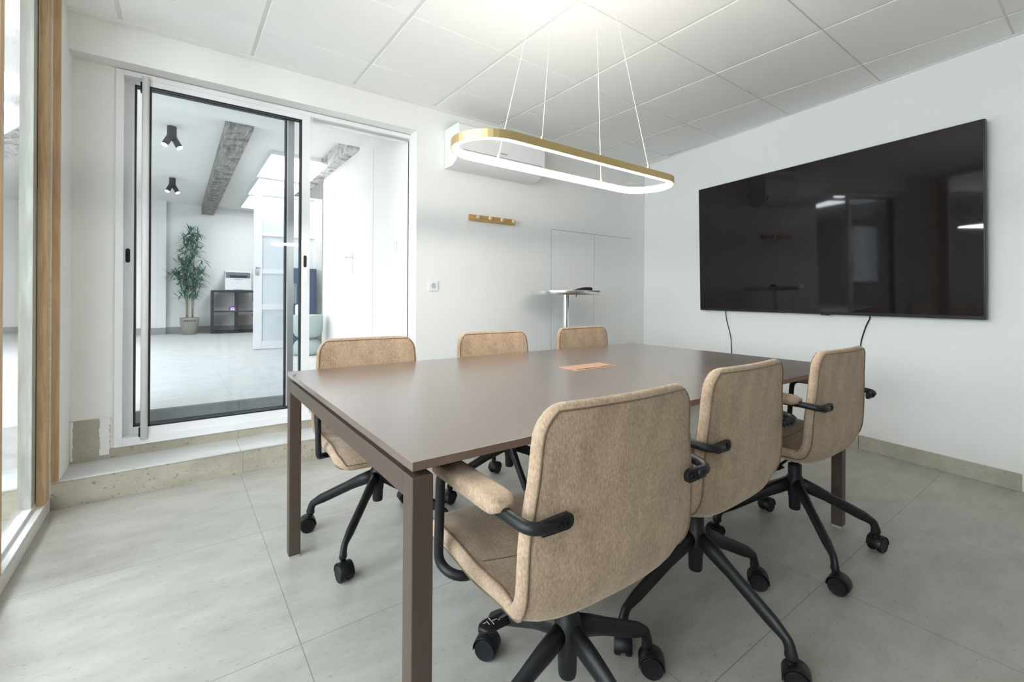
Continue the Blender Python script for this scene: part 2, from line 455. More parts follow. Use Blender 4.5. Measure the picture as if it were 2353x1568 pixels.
# ------------------------------------------------------------------ sliding door set
FY = YREC - .012
d1 = empty('door_1', (0, 0, 0)); struct(d1)
b = MB()
b.box(-.238, 1.446, FY, 3.40, .190, .236)                    # bottom track
b.box(-.238, 1.446, FY, 3.40, 2.236, 2.264)                   # head
b.box(-.272, -.238, FY, 3.40, .19, 2.264)                     # left jamb
b.box(1.446, 1.462, FY+.01, 3.40, .19, 2.264)                 # right jamb
b.build('door_frame', M['whiteg'], d1, bevel=.0015)
b = MB(); b.box(1.440, 1.447, FY+.03, FY+.045, .24, 2.23); b.box(.75, 1.446, FY+.03, FY+.045, 2.222, 2.236)
b.build('inner_track', M['alu'], d1)

def leaf(name, x0, x1, y, z0, z1, stiles, rails, handle_x, hz):
    e_ = empty(name, (x0, y, z0)); struct(e_)
    W = x1-x0; Hh = z1-z0; l, r_ = stiles; bo, to = rails; th = .022
    b = MB(); b.box(0, l, -th, th, 0, Hh); b.box(W-r_, W, -th, th, 0, Hh); b.box(l, W-r_, -th, th, 0, bo); b.box(l, W-r_, -th, th, Hh-to, Hh)
    b.build('leaf_frame', M['whiteg'], e_, bevel=.002)
    g = .008
    b = MB()
    for yy in ((-th-.001, -.004), (.004, th+.001)):
        b.box(l-.001, l+g, yy[0], yy[1], bo, Hh-to); b.box(W-r_-g, W-r_+.001, yy[0], yy[1], bo, Hh-to)
        b.box(l, W-r_, yy[0], yy[1], bo-.001, bo+g); b.box(l, W-r_, yy[0], yy[1], Hh-to-g, Hh-to+.001)
    b.build('gasket', M['gasket'], e_)
    MB().box(l+.002, W-r_-.002, -.003, .003, bo+.002, Hh-to-.002).build('pane', M['glass'], e_)
    # recessed pull: white plate with dark slot
    hx = handle_x - x0; zz = hz - z0
    n = 14; pts = []
    for k in range(n*2):
        a = PI*k/(n-1) if k < n else PI + PI*(k-n)/(n-1)
        cz = (.105-.018) if k < n else -(.105-.018)
        pts.append((hx+.018*math.cos(a), zz-.02+cz+.018*math.sin(a)))
    b = MB(); m_ = len(pts)
    b.add([(p[0], -th-.003, p[1]) for p in pts]+[(p[0], -th, p[1]) for p in pts], [tuple(range(m_))]+[(i, i+m_, (i+1) % m_+m_, (i+1) % m_) for i in range(m_)])
    h = b.build('pull_plate', M['white'], e_)
    pts2 = []
    for k in range(n*2):
        a = PI*k/(n-1) if k < n else PI + PI*(k-n)/(n-1)
        cz = .030 if k < n else -.030
        pts2.append((hx+.010*math.cos(a), zz+.012+cz+.010*math.sin(a)))
    b = MB(); b.add([(p[0], -th-.0045, p[1]) for p in pts2]+[(p[0], -th-.001, p[1]) for p in pts2], [tuple(range(m_))]+[(i, i+m_, (i+1) % m_+m_, (i+1) % m_) for i in range(m_)])
    b.build('pull_slot', M['blackp'], h)
    return e_
lf = leaf('door_2', -.161, .722, FY+.028, .232, 2.238, (.034, .054), (.052, .036), .692, 1.245)
lb = leaf('door_3', -.245, .632, FY+.088, .226, 2.246, (.050, .044), (.052, .030), -.222, 1.235)
# rounded vertical grip bar on the front leaf's left stile
b = MB(); b.tube([(.017, -.034, -.012), (.017, -.034, 2.012)], .017, 16); 
b.build('grip_bar', M['whiteg'], lf, smooth=True)
b = MB(); b.box(-.007, .001, -.03, .0, 1.93, 1.985); b.box(-.007, .001, -.03, .0, .0, .05); b.build('end_stop', M['blackp'], lf)
b = MB(); b.box(.842, .878, -.026, -.0225, .05, 2.0); b.build('meeting_stile_cover', M['alu'], lb)

# ------------------------------------------------------------------ details on back wall
# flush cupboard doors
Bv = Matrix.Translation((2.77, yb(2.77), 0)) @ Matrix.Rotation(math.atan(BA), 4, 'Z')
for nm, x0, x1 in (('door_4', .0, .556), ('door_5', .559, 1.117)):
    e_ = empty(nm); struct(e_); e_.matrix_world = Bv
    MB().box(x0, x1, -.004, .001, .10, 1.648).build('door_leaf', M['wall'], e_, bevel=.0008, seg=1)
    b = MB(); b.box(x0-.0028, x0, -.0035, .001, .10, 1.652)
    b.build('shadow_gap', M['label'], e_)
    b = MB(); b.box(x0, x1, -.0035, .001, 1.648, 1.6525); b.build('shadow_gap', M['label'], e_)
# socket plate
sk = empty('wall_socket', (1.579, yb(1.579), 1.107), math.atan(BA)); tag(sk, 'small white round power socket on the wall right of the door opening', 'socket')
MB().box(-.041, .041, -.010, 0, -.041, .041).build('cover_plate', M['white'], sk, bevel=.004)
b = MB(); b.rings([[(rr*math.cos(2*PI*j/24), y, rr*math.sin(2*PI*j/24)) for j in range(24)] for rr, y in ((.024, -.010), (.024, -.013), (.021, -.013), (.020, -.004))])
b.build('socket_ring', M['whitebox'], sk, smooth=False)

# hook rail
hk = empty('coat_rack', (1.885, yb(2.1)-.001, 1.642), math.atan(BA)); tag(hk, 'wooden wall board with four round brass knobs for coats', 'coat rack')
MB().box(0, .455, -.018, 0, 0, .049).build('board', M['hookwood'], hk, bevel=.001)
for k in range(4):
    x = .065+k*.118
    b = MB()
    prof = [(.004, -.018), (.006, -.030), (.011, -.040), (.0155, -.043), (.0165, -.048), (.0155, -.053), (.010, -.055), (.001, -.055)]
    b.rings([[(x+rr*math.cos(2*PI*j/20), y, .026+rr*math.sin(2*PI*j/20)) for j in range(20)] for rr, y in prof])
    b.build('knob', M['brass'], hk, smooth=True)
for x in (.11, .35): MB().box(x-.003, x+.003, -.0195, -.017, .022, .028).build('screw', M['white'], hk)

# split air conditioner
ac = empty('air_conditioner', (1.672, yb(2.1), 2.02), math.atan(BA)); tag(ac, 'white wall-mounted air conditioner behind the glowing pendant lamp', 'air conditioner')
b = MB()
prof = [(0, 0), (-.12, 0), (-.19, .035), (-.220, .10), (-.222, .285), (-.205, .300), (0, .300)]
b.rings([[(x, y, z) for y, z in prof] for x in (0, .83)])
b.build('housing', M['white'], ac, bevel=.004)
b = MB(); b.box(.035, .795, -.2245, -.221, .1, .1035); b.box(.035, .038, -.2235, -.2, .05, .1); b.box(.792, .795, -.2235, -.2, .05, .1)
b.build('flap_line', M['label'], ac)
b = MB()
for k in range(5): b.box(.375+k*.014, .384+k*.014, -.2235, -.222, .128, .139)
b.build('logo_mark', M['label'], ac)

# television on right wall (local frame of the wall)
tv = empty('television'); tv.matrix_world = TR @ Matrix.Translation((-.055, -1.755, .915)) @ Matrix.Rotation(R(-1.6), 4, 'Y')
tag(tv, 'large black flat television mounted on the right wall', 'television')
TW, TH = 1.925, 1.115
MB().box(-.0, .032, -TW/2, TW/2, 0, TH).build('casing', M['tvframe'], tv, bevel=.003)
MB().box(-.0015, .002, -TW/2+.007, TW/2-.007, .020, TH-.006).build('screen', M['screen'], tv)
MB().box(-.006, .0, -.16, -.10, -.006, .004).build('sensor', M['blackp'], tv, bevel=.001)
b = MB()
for k in range(2): b.box(-.007, -.0055, -.135+k*.012, -.128+k*.012, -.003, .0)
b.build('indicator', mat('red_led_glass', (.5, .08, .08), .3), tv)
MB().box(.032, .050, -.45, .45, .3, .8).build('wall_bracket', M['black'], tv)
# two cables
def wall_cable(name, pts, label):
    P = [TR @ Vector(p) for p in pts]
    o = MB().tube(catmull(P, 8), .0038, 8).build(name, M['blackp'], smooth=True)
    return tag(o, label, 'cable')
wall_cable('power_cable', [(-.010, -1.03, .93), (-.010, -1.03, .90), (-.006, -1.04, .82), (-.005, -1.075, .70), (-.005, -1.085, .60), (-.005, -1.09, .50)], 'straight black cable hanging from the left part of the television')
wall_cable('video_cable', [(-.010, -2.135, .93), (-.010, -2.14, .90), (-.006, -2.115, .84), (-.005, -2.09, .75), (-.005, -2.08, .69), (-.005, -2.05, .655), (-.005, -2.02, .62), (-.005, -2.0, .5)], 'curved black cable hanging from the right half of the television')

# ------------------------------------------------------------------ conference table
TA = R(-.45); TZ = .726
tb = empty('conference_table', (.346, .772, 0), TA)
tag(tb, 'long taupe conference table with bronze square legs', 'table')
TLn, TWd = 2.085, 1.205; TT = .0175
MB().box(0, TLn, 0, TWd, TZ-TT, TZ).build('tabletop', M['table'], tb, bevel=.0015)
MB().box(.012, TLn-.012, .06, TWd-.06, TZ-.030, TZ-TT).build('support_plate', M['darkgap'], tb)
LZ = TZ-.029
for x in (0.0, TLn-.043):
    for y in (0.0, TWd-.043):
        l = MB().box(x, x+.043, y, y+.043, .010, LZ).build('leg', M['tframe'], tb, bevel=.0025)
        MB().box(x+.003, x+.040, y+.003, y+.040, 0, .011).build('foot_glide', M['glide'], l)
for x in (0.0, TLn-.043):
    MB().box(x+.001, x+.042, .043, TWd-.043, LZ-.046, LZ-.0005).build('end_rail', M['tframe'], tb, bevel=.002)
for y in (.26, TWd-.30):
    MB().box(.046, TLn-.043, y, y+.04, LZ-.05, LZ-.002).build('long_rail', M['black'], tb)
# cable flap
fl = MB().box(.968, 1.218, .575, .690, TZ-.001, TZ+.0016).build('cable_flap_frame', M['copper'], tb, bevel=.0008, seg=1)
b = MB(); b.box(.982, 1.206, .588, .5935, TZ+.0012, TZ+.0021); b.box(.982, 1.206, .679, .6815, TZ+.0012, TZ+.0021); b.build('flap_slot', M['darkgap'], fl)
MB().box(.984, 1.204, .5945, .678, TZ+.001, TZ+.0030).build('flap_lid', M['copper'], fl, bevel=.0008, seg=1)
MB().box(-.001, .012, 1.10, 1.112, TZ-.019, TZ+.003).build('edge_clip', M['steel'], tb)

# ------------------------------------------------------------------ chair
PROF = [(.300, .410), (.284, .431), (.225, .445), (.12, .443), (.04, .431), (-.035, .420), (-.090, .419), (-.132, .436), (-.154, .48), (-.163, .54), (-.168, .63), (-.170, .735), (-.177, .838)]
def make_shell():
    P = catmull([(0, y, z) for y, z in PROF], 6)
    FOLD = .375
    L = [0]
    for i in range(1, len(P)): L.append(L[-1]+(P[i]-P[i-1]).length)
    tot = L[-1]
    # resample with dense ends
    S = [0, .003, .007, .013, .02, .03, .042, .056, .072]
    k = 26; S2 = S + [.072+(tot-.144)*i/k for i in range(1, k)] + [tot-v for v in S[::-1]]
    def at(s):
        for i in range(1, len(L)):
            if s <= L[i]+1e-9:
                t = (s-L[i-1])/max(1e-9, L[i]-L[i-1]); return P[i-1].lerp(P[i], max(0, min(1, t)))
        return P[-1]
    def tang(s):
        a = at(max(0, s-.006)); b_ = at(min(tot, s+.006)); return (b_-a).normalized()
    def frame(s):
        T = tang(s); n = Vector((0, T.z, -T.y)); return at(s), T, (n if True else n)   # n points up on the seat / forward on the back
    def hw(s):
        d = min(s, tot-s); Rr = .062
        w = .236 if s < tot*.45 else .236 + .010*math.sin(PI*min(1, (s-tot*.45)/(tot*.40))) - .018*max(0, (s-tot*.72)/(tot*.28))
        if d < Rr: w = w-Rr+math.sqrt(max(0, Rr*Rr-(Rr-d)**2))
        return max(w, .01)
    def th(s):
        d = min(s, tot-s); u = max(0, min(1, (s-tot*.30)/(tot*.25))); t0 = .047-.017*u; t = t0
        if d < .02: t = t0*math.sqrt(max(.004, 1-((.02-d)/.02)**2))
        return t
    def cup(s, x, w):
        k_ = .008+.010*max(0, min(1, (s-tot*.4)/(tot*.3)))
        f = math.exp(-((s-FOLD)/.085)**2)
        return k_*(x/.23)**2 + .026*f*abs(x/.235)**4
    def pt(s, x, off):
        p, T, n = frame(s)
        n = Vector((0, -T.z, T.y)) if False else n
        return Vector((x, p.y, p.z)) + n*(off + cup(s, x, 0))
    # sign check: on the seat the normal must point up
    sgn = 1
    if frame(.15)[2].z < 0: sgn = -1
    def pos(s, x, off):
        p, T, n = frame(s); n = n*sgn
        return Vector((x, p.y, p.z)) + n*(off + cup(s, x, 0))
    rings = []
    for s in S2:
        w, t = hw(s), th(s); r = min(t/2, w*.8); flat = w-r
        ring = []
        nf = 10; na = 6
        for i in range(nf+1): ring.append(pos(s, -flat+2*flat*i/nf, t/2))
        for i in range(1, na): a = PI/2-PI*i/na; ring.append(pos(s, flat+r*math.cos(a), t/2*math.sin(a)))
        bg = .016*math.exp(-((s-FOLD)/.09)**2)
        for i in range(nf+1):
            x = flat-2*flat*i/nf; ring.append(pos(s, x, -t/2-bg*(1-abs(x/flat)**4)))
        for i in range(1, na): a = -PI/2-PI*i/na; ring.append(pos(s, -flat+r*math.cos(a), t/2*math.sin(a)))
        rings.append(ring)
    shell = MB().rings(rings)
    # piping loops on the inner and outer faces
    pip = MB()
    for sign in (1, -1):
        path = []
        lo, hi, n = .012, tot-.012, 60
        for i in range(n+1):
            s = lo+(hi-lo)*i/n; path.append(pos(s, -(hw(s)-.011), sign*th(s)/2*1.0))
        wtop = hw(hi)-.011
        for i in range(1, 12): path.append(pos(hi, -wtop+2*wtop*i/12, sign*th(hi)/2))
        for i in range(n+1):
            s = hi-(hi-lo)*i/n; path.append(pos(s, hw(s)-.011, sign*th(s)/2))
        wl = hw(lo)-.011
        for i in range(1, 12): path.append(pos(lo, wl-2*wl*i/12, sign*th(lo)/2))
        pip.tube(path, .0021, 8, closed=True)
    # crease across the seat
    cs = tot*.315
    pip.tube([pos(cs+.02*math.cos(PI*x/.42), x, th(cs)/2) for x in [(-.21+.42*i/16) for i in range(17)]], .0016, 6)
    return shell, pip, pos, tot

def make_chair():
    root = empty('office_chair')
    shell, pip, pos, tot = make_shell()
    sh = shell.build('seat_shell', M['fabric'], root, smooth=True)
    pip.build('piping', M['seam'], sh, smooth=True)
    # arms
    for sx in (-1, 1):
        zb = .638
        tube = fillet([(sx*.204, -.196, zb), (sx*.254, -.194, zb+.002), (sx*.264, -.145, zb+.008), (sx*.264, .128, zb+.006), (sx*.262, .142, .425), (sx*.240, .09, .412), (sx*.14, .08, .410)], .035, 5)
        rr = [.0110]*len(tube)
        fl_ = [1]*len(tube)
        a_ = MB().tube(tube, rr, 12).build('armrest', M['black'], root, smooth=True)
        # flattened bolted end
        b = MB()
        b.rings([[(sx*x, -.190+dy, zb+z) for x, z in [(.178-.014*math.cos(t), .0145*math.sin(t)) for t in [-PI/2+PI*i/8 for i in range(9)]]+[(.235, .0125), (.235, -.0125)]] for dy in (0, -.010)])
        b.build('mounting_plate', M['black'], a_, bevel=.001)
        b = MB(); b.rings([[(sx*.183+rr_*math.cos(2*PI*j/14), y, zb+rr_*math.sin(2*PI*j/14)) for j in range(14)] for rr_, y in ((.0085, -.200), (.0085, -.2035), (.004, -.2045), (.0035, -.202))])
        b.build('bolt', M['blackp'], a_)
        # upholstered pad
        b = MB(); rings = []
        for i in range(15):
            t = i/14; y = -.130+.268*t; e_ = min(1, min(t, 1-t)/.12); sc = math.sqrt(max(.03, 1-(1-e_)**2))
            w = .0285*(.55+.45*sc); h = .0175*(.35+.65*sc)
            ring = []
            for j in range(20):
                a = 2*PI*j/20; ca, sa = math.cos(a), math.sin(a); p_ = .5
                ring.append((sx*.262+w*math.copysign(abs(ca)**p_, ca), y, zb+.020+h*math.copysign(abs(sa)**p_, sa)))
            rings.append(ring)
        b.rings(rings).build('arm_pad', M['fabric'], a_, smooth=True)
    # mechanism, column
    b = MB(); b.box(-.08, .08, -.05, .12, .394, .412); b.lathe([(.045, .384), (.045, .396)], (0, .01, 0), 20)
    b.build('seat_plate', M['blackp'], root, bevel=.003)
    MB().cyl((0, 0, .325), (0, 0, .39), .0145, 20).build('gas_column', M['chrome'], root, smooth=True)
    b = MB(); b.tube([(-.05, -.02, .390), (-.15, -.028, .386), (-.21, -.03, .380)], .005, 8)
    rings = []
    for i in range(9):
        t = i/8; x = -.195-.062*t; w = .019*math.sqrt(max(.02, 1-(max(0, t-.55)/.45)**2)); rings.append([(x, -.03+w*math.cos(a), .378+.006*math.sin(a)) for a in [2*PI*j/14 for j in range(14)]])
    b.rings(rings)
    lv = b.build('lever', M['blackp'], root, smooth=True)
    b = MB()
    for (x, y, dx, dy) in ((-.222, -.030, .013, .0015), (-.228, -.024, .0015, .010), (-.228, -.036, .0015, .008), (-.236, -.030, .0015, .012), (-.242, -.027, .006, .0015), (-.213, -.034, .005, .0015)):
        b.box(x-dx/2, x+dx/2, y-dy/2, y+dy/2, .3838, .3846)
    b.build('lever_symbol', M['label'], lv)
    # swivel base: everything below the column turns together
    base = empty('base'); base.parent = root
    b = MB(); b.lathe([(.010, .148), (.0195, .151), (.0215, .160), (.0225, .20), (.0245, .205), (.0255, .22), (.031, .23), (.031, .285), (.0255, .292), (.0255, .338), (.0215, .340), (.012, .340)], n=24)
    b.build('hub', M['black'], base, smooth=False, bevel=.0015)
    for k in range(4):
        a = PI/2*k; ca, sa = math.cos(a), math.sin(a)
        def P(r, z, t=0): return (r*ca-t*sa, r*sa+t*ca, z)
        path = fillet([P(.012, .262), P(.10, .222), P(.268, .136), P(.296, .118), P(.303, .10)], .03, 5)
        n = len(path); rad = [.026-(.026-.0155)*min(1, i/(n-7)) for i in range(n)]
        path2 = path+[Vector(P(.305, .092)), Vector(P(.306, .080)), Vector(P(.306, .070))]; rad2 = rad+[.0165, .0185, .013]
        lg = MB().tube(path2, rad2, 14, flat=.72).build('leg', M['black'], base, smooth=True)
        # twin-wheel caster, trailing direction varies
        ca_ = [-.9, 2.2, 4.0, 5.3][k]; cx, cy = P(.306, 0)[:2]
        dx, dy = math.cos(ca_), math.sin(ca_)
        Tm = Matrix.Translation((cx+dx*.012, cy+dy*.012, 0)) @ Matrix.Rotation(ca_, 4, 'Z')
        b = MB()
        for sgn in (-1, 1):
            prof = [(.004, .007), (.029, .007), (.031, .011), (.031, .021), (.028, .0255), (.024, .0245), (.004, .0255)]
            b.rings([[Tm @ Vector((rr*math.cos(2*PI*j/22), sgn*y, .031+rr*math.sin(2*PI*j/22))) for j in range(22)] for rr, y in prof])
        # hood
        rings = []
        for i in range(13):
            t = R(-8+196*i/12); ring = [Tm @ Vector((math.cos(t)*rr, y, .032+math.sin(t)*rr)) for rr, y in ((.033, -.026), (.035, -.0235), (.035, .0235), (.033, .026), (.032, .0235), (.032, -.0235))]
            rings.append(ring)
        b.rings(rings)
        b.tube([Tm @ Vector((-.012, 0, .050)), Vector((cx, cy, .076))], [.011, .009], 10)
        b.build('caster', M['blackp'], lg, smooth=False, bevel=.0008, seg=1)
    return root

chair = make_chair()
GRP = 'beige felt office chairs around the conference table'
SPOTS = [
 # x, y, seat rotation, base rotation, raise, label
 (.735, .772, -1.8, 1.5, 0, 'nearest beige office chair, seen close up from behind beside the table leg'),
 (1.355, .830, .7, -8, 0, 'middle beige office chair of the near row, its back half behind the nearest chair'),
 (2.080, .826, -1.8, 45, 0, 'beige office chair furthest right, in front of the bare wall below the television'),
 (.700, 1.915, 176, 47, 0, 'beige office chair across the table on the left, in front of the door opening'),
 (1.393, 1.905, 178, 71, 0, 'middle beige office chair of the far row, below the wooden coat board'),
 (2.105, 1.930, 180, 30, 0, 'beige office chair across the table in front of the round chrome standing table'),
]
for i, (x, y, rs, rb, dz, lab) in enumerate(SPOTS):
    o = chair if i == 0 else copy_tree(chair)
    o.location = (x, y, 0); o.rotation_euler = (0, 0, R(rs))
    for ch in [c for c in bpy.data.objects if c.parent == o and c.name.split('.')[0] == 'base']:
        ch.rotation_euler = (0, 0, R(rb-rs))
    tag(o, lab, 'chair', GRP)

# ------------------------------------------------------------------ pendant lamp
LX, LY, LZ0, LL, LW = 1.360, 1.390, 1.562, 1.165, .290
def stadium(cx, cy, L_, W_, n=24):
    r = W_/2; s = L_/2-r; pts = []
    for i in range(n+1): a = -PI/2+PI*i/n; pts.append((cx+s+r*math.cos(a), cy+r*math.sin(a)))
    for i in range(n+1): a = PI/2+PI*i/n; pts.append((cx-s+r*math.cos(a), cy+r*math.sin(a)))
    return pts
def ring_band(outer, inner, z0, z1):
    b = MB(); n = len(outer)
    rings = [[(o[0], o[1], z0), (o[0], o[1], z1), (q[0], q[1], z1), (q[0], q[1], z0)] for o, q in zip(outer, inner)]
    return b.rings(rings, closed=True)
pl = empty('pendant_lamp', (0, 0, 0)); tag(pl, 'glowing oval ring pendant lamp with gold rim hanging over the table', 'lamp')
o_ = stadium(LX, LY, LL, LW); i_ = stadium(LX, LY, LL-.018, LW-.018)
ring_band(o_, i_, LZ0, LZ0+.030).build('gold_rim', M['gold'], pl)
i2 = stadium(LX, LY, LL-.030, LW-.030)
ring_band(stadium(LX, LY, LL-.0175, LW-.0175), i2, LZ0-.003, LZ0+.026).build('diffuser', LAMP, pl)
tops = {(-1, -1): (1.165, 1.30), (1, -1): (1.475, 1.34), (-1, 1): (1.145, 1.31), (1, 1): (1.38, 1.31)}
for (sx, sy), tp in tops.items():
    x = {(-1): 1.052, 1: 1.660}[sx]; y = LY+sy*(LW/2-.006)
    MB().tube([(x, y, LZ0+.034), (tp[0], tp[1], H-.001)], .0011, 8).build('suspension_wire', M['whitebox'], pl)
    MB().cyl((x, y, LZ0+.028), (x, y, LZ0+.042), .0055, 10).build('wire_fitting', M['gold'], pl)
MB().box(1.12, 1.50, 1.28, 1.36, H-.03, H).build('ceiling_canopy', M['gold'], pl, bevel=.003)

# ------------------------------------------------------------------ round standing table and conference phone
bt = empty('standing_table', (2.590, 2.762, 0)); tag(bt, 'round high chrome-edged table in the corner of the room', 'table')
MB().lathe([(.01, 1.050), (.285, 1.050), (.297, 1.046), (.300, 1.050), (.300, 1.079), (.297, 1.082), (.01, 1.082)], n=64).build('tabletop', M['steel'], bt, bevel=.001)
MB().lathe([(.030, .02), (.028, .06), (.0255, .07), (.0255, 1.045), (.06, 1.046), (.06, 1.05)], n=28).build('pole', M['chrome'], bt, smooth=False, bevel=.001)
MB().lathe([(.22, 0), (.22, .008), (.17, .018), (.03, .028), (.01, .028)], n=48).build('foot_plate', M['steel'], bt, smooth=True)
MB().box(.02, .025, -.10, -.095, 1.03, 1.05).build('screw', M['black'], bt)
ph = MB()
rings = []
for i in range(15):
    t = i/14; x = -.078+.156*t; h = .006+.022*math.sin(min(1, t*1.5)*PI/2)**1.2*(1 if t < .93 else .72); w = .020+.016*math.sin(PI*min(1, t*.9+.1))
    rings.append([(x, w*math.cos(a), h/2+h/2*math.sin(a)) for a in [2*PI*j/14 for j in range(14)]])
ph.rings(rings)
pho = ph.build('remote_control', M['blackp'], smooth=True); pho.location = (2.700, 2.680, 1.0825); pho.rotation_euler = (0, 0, R(-37))
tag(pho, 'small black handset lying on the round chrome table', 'handset')

# ------------------------------------------------------------------ far room contents
FWY = 9.90
# bamboo plant
bp_ = empty('bamboo_plant', (.180, 9.62, ZF)); tag(bp_, 'tall green bamboo plant in a woven pot beyond the sliding door', 'plant')
MB().lathe([(.01, .0), (.095, .0), (.105, .01), (.132, .20), (.136, .285), (.128, .292), (.120, .285), (.118, .24), (.01, .24)], n=40).build('pot', M['woven'], bp_, smooth=True)
MB().lathe([(.01, .236), (.119, .243), (.01, .246)], n=24).build('soil', M['soil'], bp_)
b = MB()
for k, w in enumerate((.012, .006, .018, .010, .012, .008, .016)):
    a = -PI/2 - .62 + k*.2 - .0
    for zz in (.225,): b.box(.131*math.cos(a)-w/2, .131*math.cos(a)+w/2, .136*math.sin(a)-.006, .136*math.sin(a), zz, zz+.026)
b.build('pot_lettering', M['soil'], bp_)
stems = [(-.045, .0, -.11, 0, 1.15), (-.03, .02, -.05, .0, 1.55), (-.01, -.02, .02, .0, 1.72), (.03, .0, .10, .02, 1.66), (.045, .02, .04, 0, 1.35), (.055, -.02, .16, 0, 1.0), (-.05, .03, -.2, .02, .95)]
b = MB()
tips = []
for (x, y, x2, y2, hh) in stems:
    P = catmull([(x, y, .24), (x*1.1, y, .24+hh*.35), ((x+x2)*.55, (y+y2)*.5, .24+hh*.7), (x2, y2, .1+hh)], 8)
    b.tube(P, [.0085-.005*i/(len(P)-1) for i in range(len(P))], 7)
    tips += [(p, i/(len(P)-1)) for i, p in enumerate(P) if i/(len(P)-1) > .30]
b.build('stems', M['cane'], bp_, smooth=True)
b = MB(); b2 = MB()
def leafblade(B, p, az, el, ln, wd):
    d = Vector((math.cos(az)*math.cos(el), math.sin(az)*math.cos(el), math.sin(el)))
    s = Vector((-math.sin(az), math.cos(az), 0)); up = d.cross(s)
    pts = []
    for t, w in ((0, .15), (.3, 1), (.65, .75), (1, 0.02)):
        c = p + d*ln*t + Vector((0, 0, -1))*ln*.22*t*t
        pts += [c - s*wd*w, c + s*wd*w + Vector((0, 0, .0001))]
    B.add(pts, [(0, 1, 3, 2), (2, 3, 5, 4), (4, 5, 7, 6)])
clusters = []
for (p, t) in tips:
    if random.random() < .30: continue
    clusters.append((p, t))
for zc, xc in ((.62, -.14), (.64, .04), (.62, .09), (1.02, -.27), (1.0, -.20), (.85, .12), (.97, .15), (1.3, .18), (1.25, -.16), (1.42, -.12), (1.5, .14), (1.7, -.04), (1.72, .1), (1.6, .02), (1.35, .04), (1.18, .0), (1.1, -.1), (1.05, .1), (.95, -.12), (.9, .12)):
    clusters.append((Vector((xc, random.uniform(-.1, .1), zc)), .8))
for (p, t) in clusters:
    B = b if random.random() < .75 else b2
    for k in range(random.randint(10, 15)):
        leafblade(B, p+Vector((random.uniform(-.03, .03), random.uniform(-.03, .03), random.uniform(-.03, .03))), random.uniform(0, 2*PI), random.uniform(-.5, 1.15), random.uniform(.12, .21), random.uniform(.0075, .012))
b.build('foliage', M['leaf'], bp_); b2.build('foliage', M['leafl'], bp_)

# open cube shelf
cb = empty('cube_shelf', (.490, 9.52, ZF)); tag(cb, 'low black open cube shelf with four compartments under the printer', 'shelf')
CW, CH, CD = .78, .765, .31
b = MB(); t = .038
b.box(0, CW, 0, CD, 0, t); b.box(0, CW, 0, CD, CH-t, CH); b.box(0, t, 0, CD, t, CH-t); b.box(CW-t, CW, 0, CD, t, CH-t)
b.build('outer_frame', M['cab'], cb, bevel=.0015)
MB().box(CW/2-.018, CW/2+.018, .002, CD-.002, t, CH-t).build('divider', M['cab'], cb)
MB().box(t, CW-t, .004, CD-.004, CH/2-.009, CH/2+.009).build('shelf_board', M['cab'], cb)
# printer
pr = empty('printer', (.690, 9.54, ZF+CH)); tag(pr, 'white laser printer with a dark grey front panel on the black cube shelf', 'printer')
MB().box(0, .41, 0, .33, .004, .29).build('body', M['whitebox'], pr, bevel=.008)
MB().box(.005, .405, -.006, .31, .29, .355).build('scanner_lid', M['whitebox'], pr, bevel=.006)
MB().box(.012, .39, -.008, .0, .225, .325).build('control_panel', M['grey'], pr, bevel=.002)
MB().box(.07, .34, -.012, .0, .232, .27).build('output_slot', M['cab'], pr)
MB().box(.13, .27, -.006, .0, .006, .022).build('tray_grip', M['label'], pr)
b = MB(); b.box(.135, .265, -.002, .0, .188, .197); b.box(.172, .225, -.002, .0, .138, .144); b.build('front_print', M['label'], pr)
# purple box
px = empty('purple_box', (.760, 9.56, ZF+CH/2+.009)); tag(px, 'small purple carton with a white dome drawing in the upper left shelf compartment', 'box')
MB().box(0, .105, 0, .06, 0, .092).build('carton', M['purple'], px, bevel=.001)
b = MB(); n = 14
b.add([(.05+.032*math.cos(PI*i/n), -.001, .03+.040*math.sin(PI*i/n)) for i in range(n+1)]+[(.018, -.001, .020), (.082, -.001, .020)], [tuple(range(n+1))+(n+1, n+2)])
b.add([(.008, -.001, .085), (.022, -.001, .085), (.022, -.001, .074), (.008, -.001, .074)], [(0, 1, 2, 3)])
b.box(.008, .098, -.001, .0, .006, .012)
b.build('dome_drawing', M['white'], px)
MB().box(.045, .055, -.0022, -.001, .032, .056).build('dark_mark', M['grey'], px)
# printer cable
cbp = MB().tube(catmull([(1.16, 9.88, ZF+CH-.04), (1.165, 9.86, .93), (1.20, 9.86, .86), (1.245, 9.86, .80), (1.20, 9.86, .72), (1.155, 9.86, .65), (1.20, 9.86, .60), (1.28, 9.86, .565), (1.30, 9.86, .53), (1.20, 9.85, .45), (1.24, 9.85, .43), (1.29, 9.85, .47)], 8), .0045, 6).build('printer_cable', M['blackp'], smooth=True)
tag(cbp, 'dark cable dangling behind the right compartments of the cube shelf', 'cable')

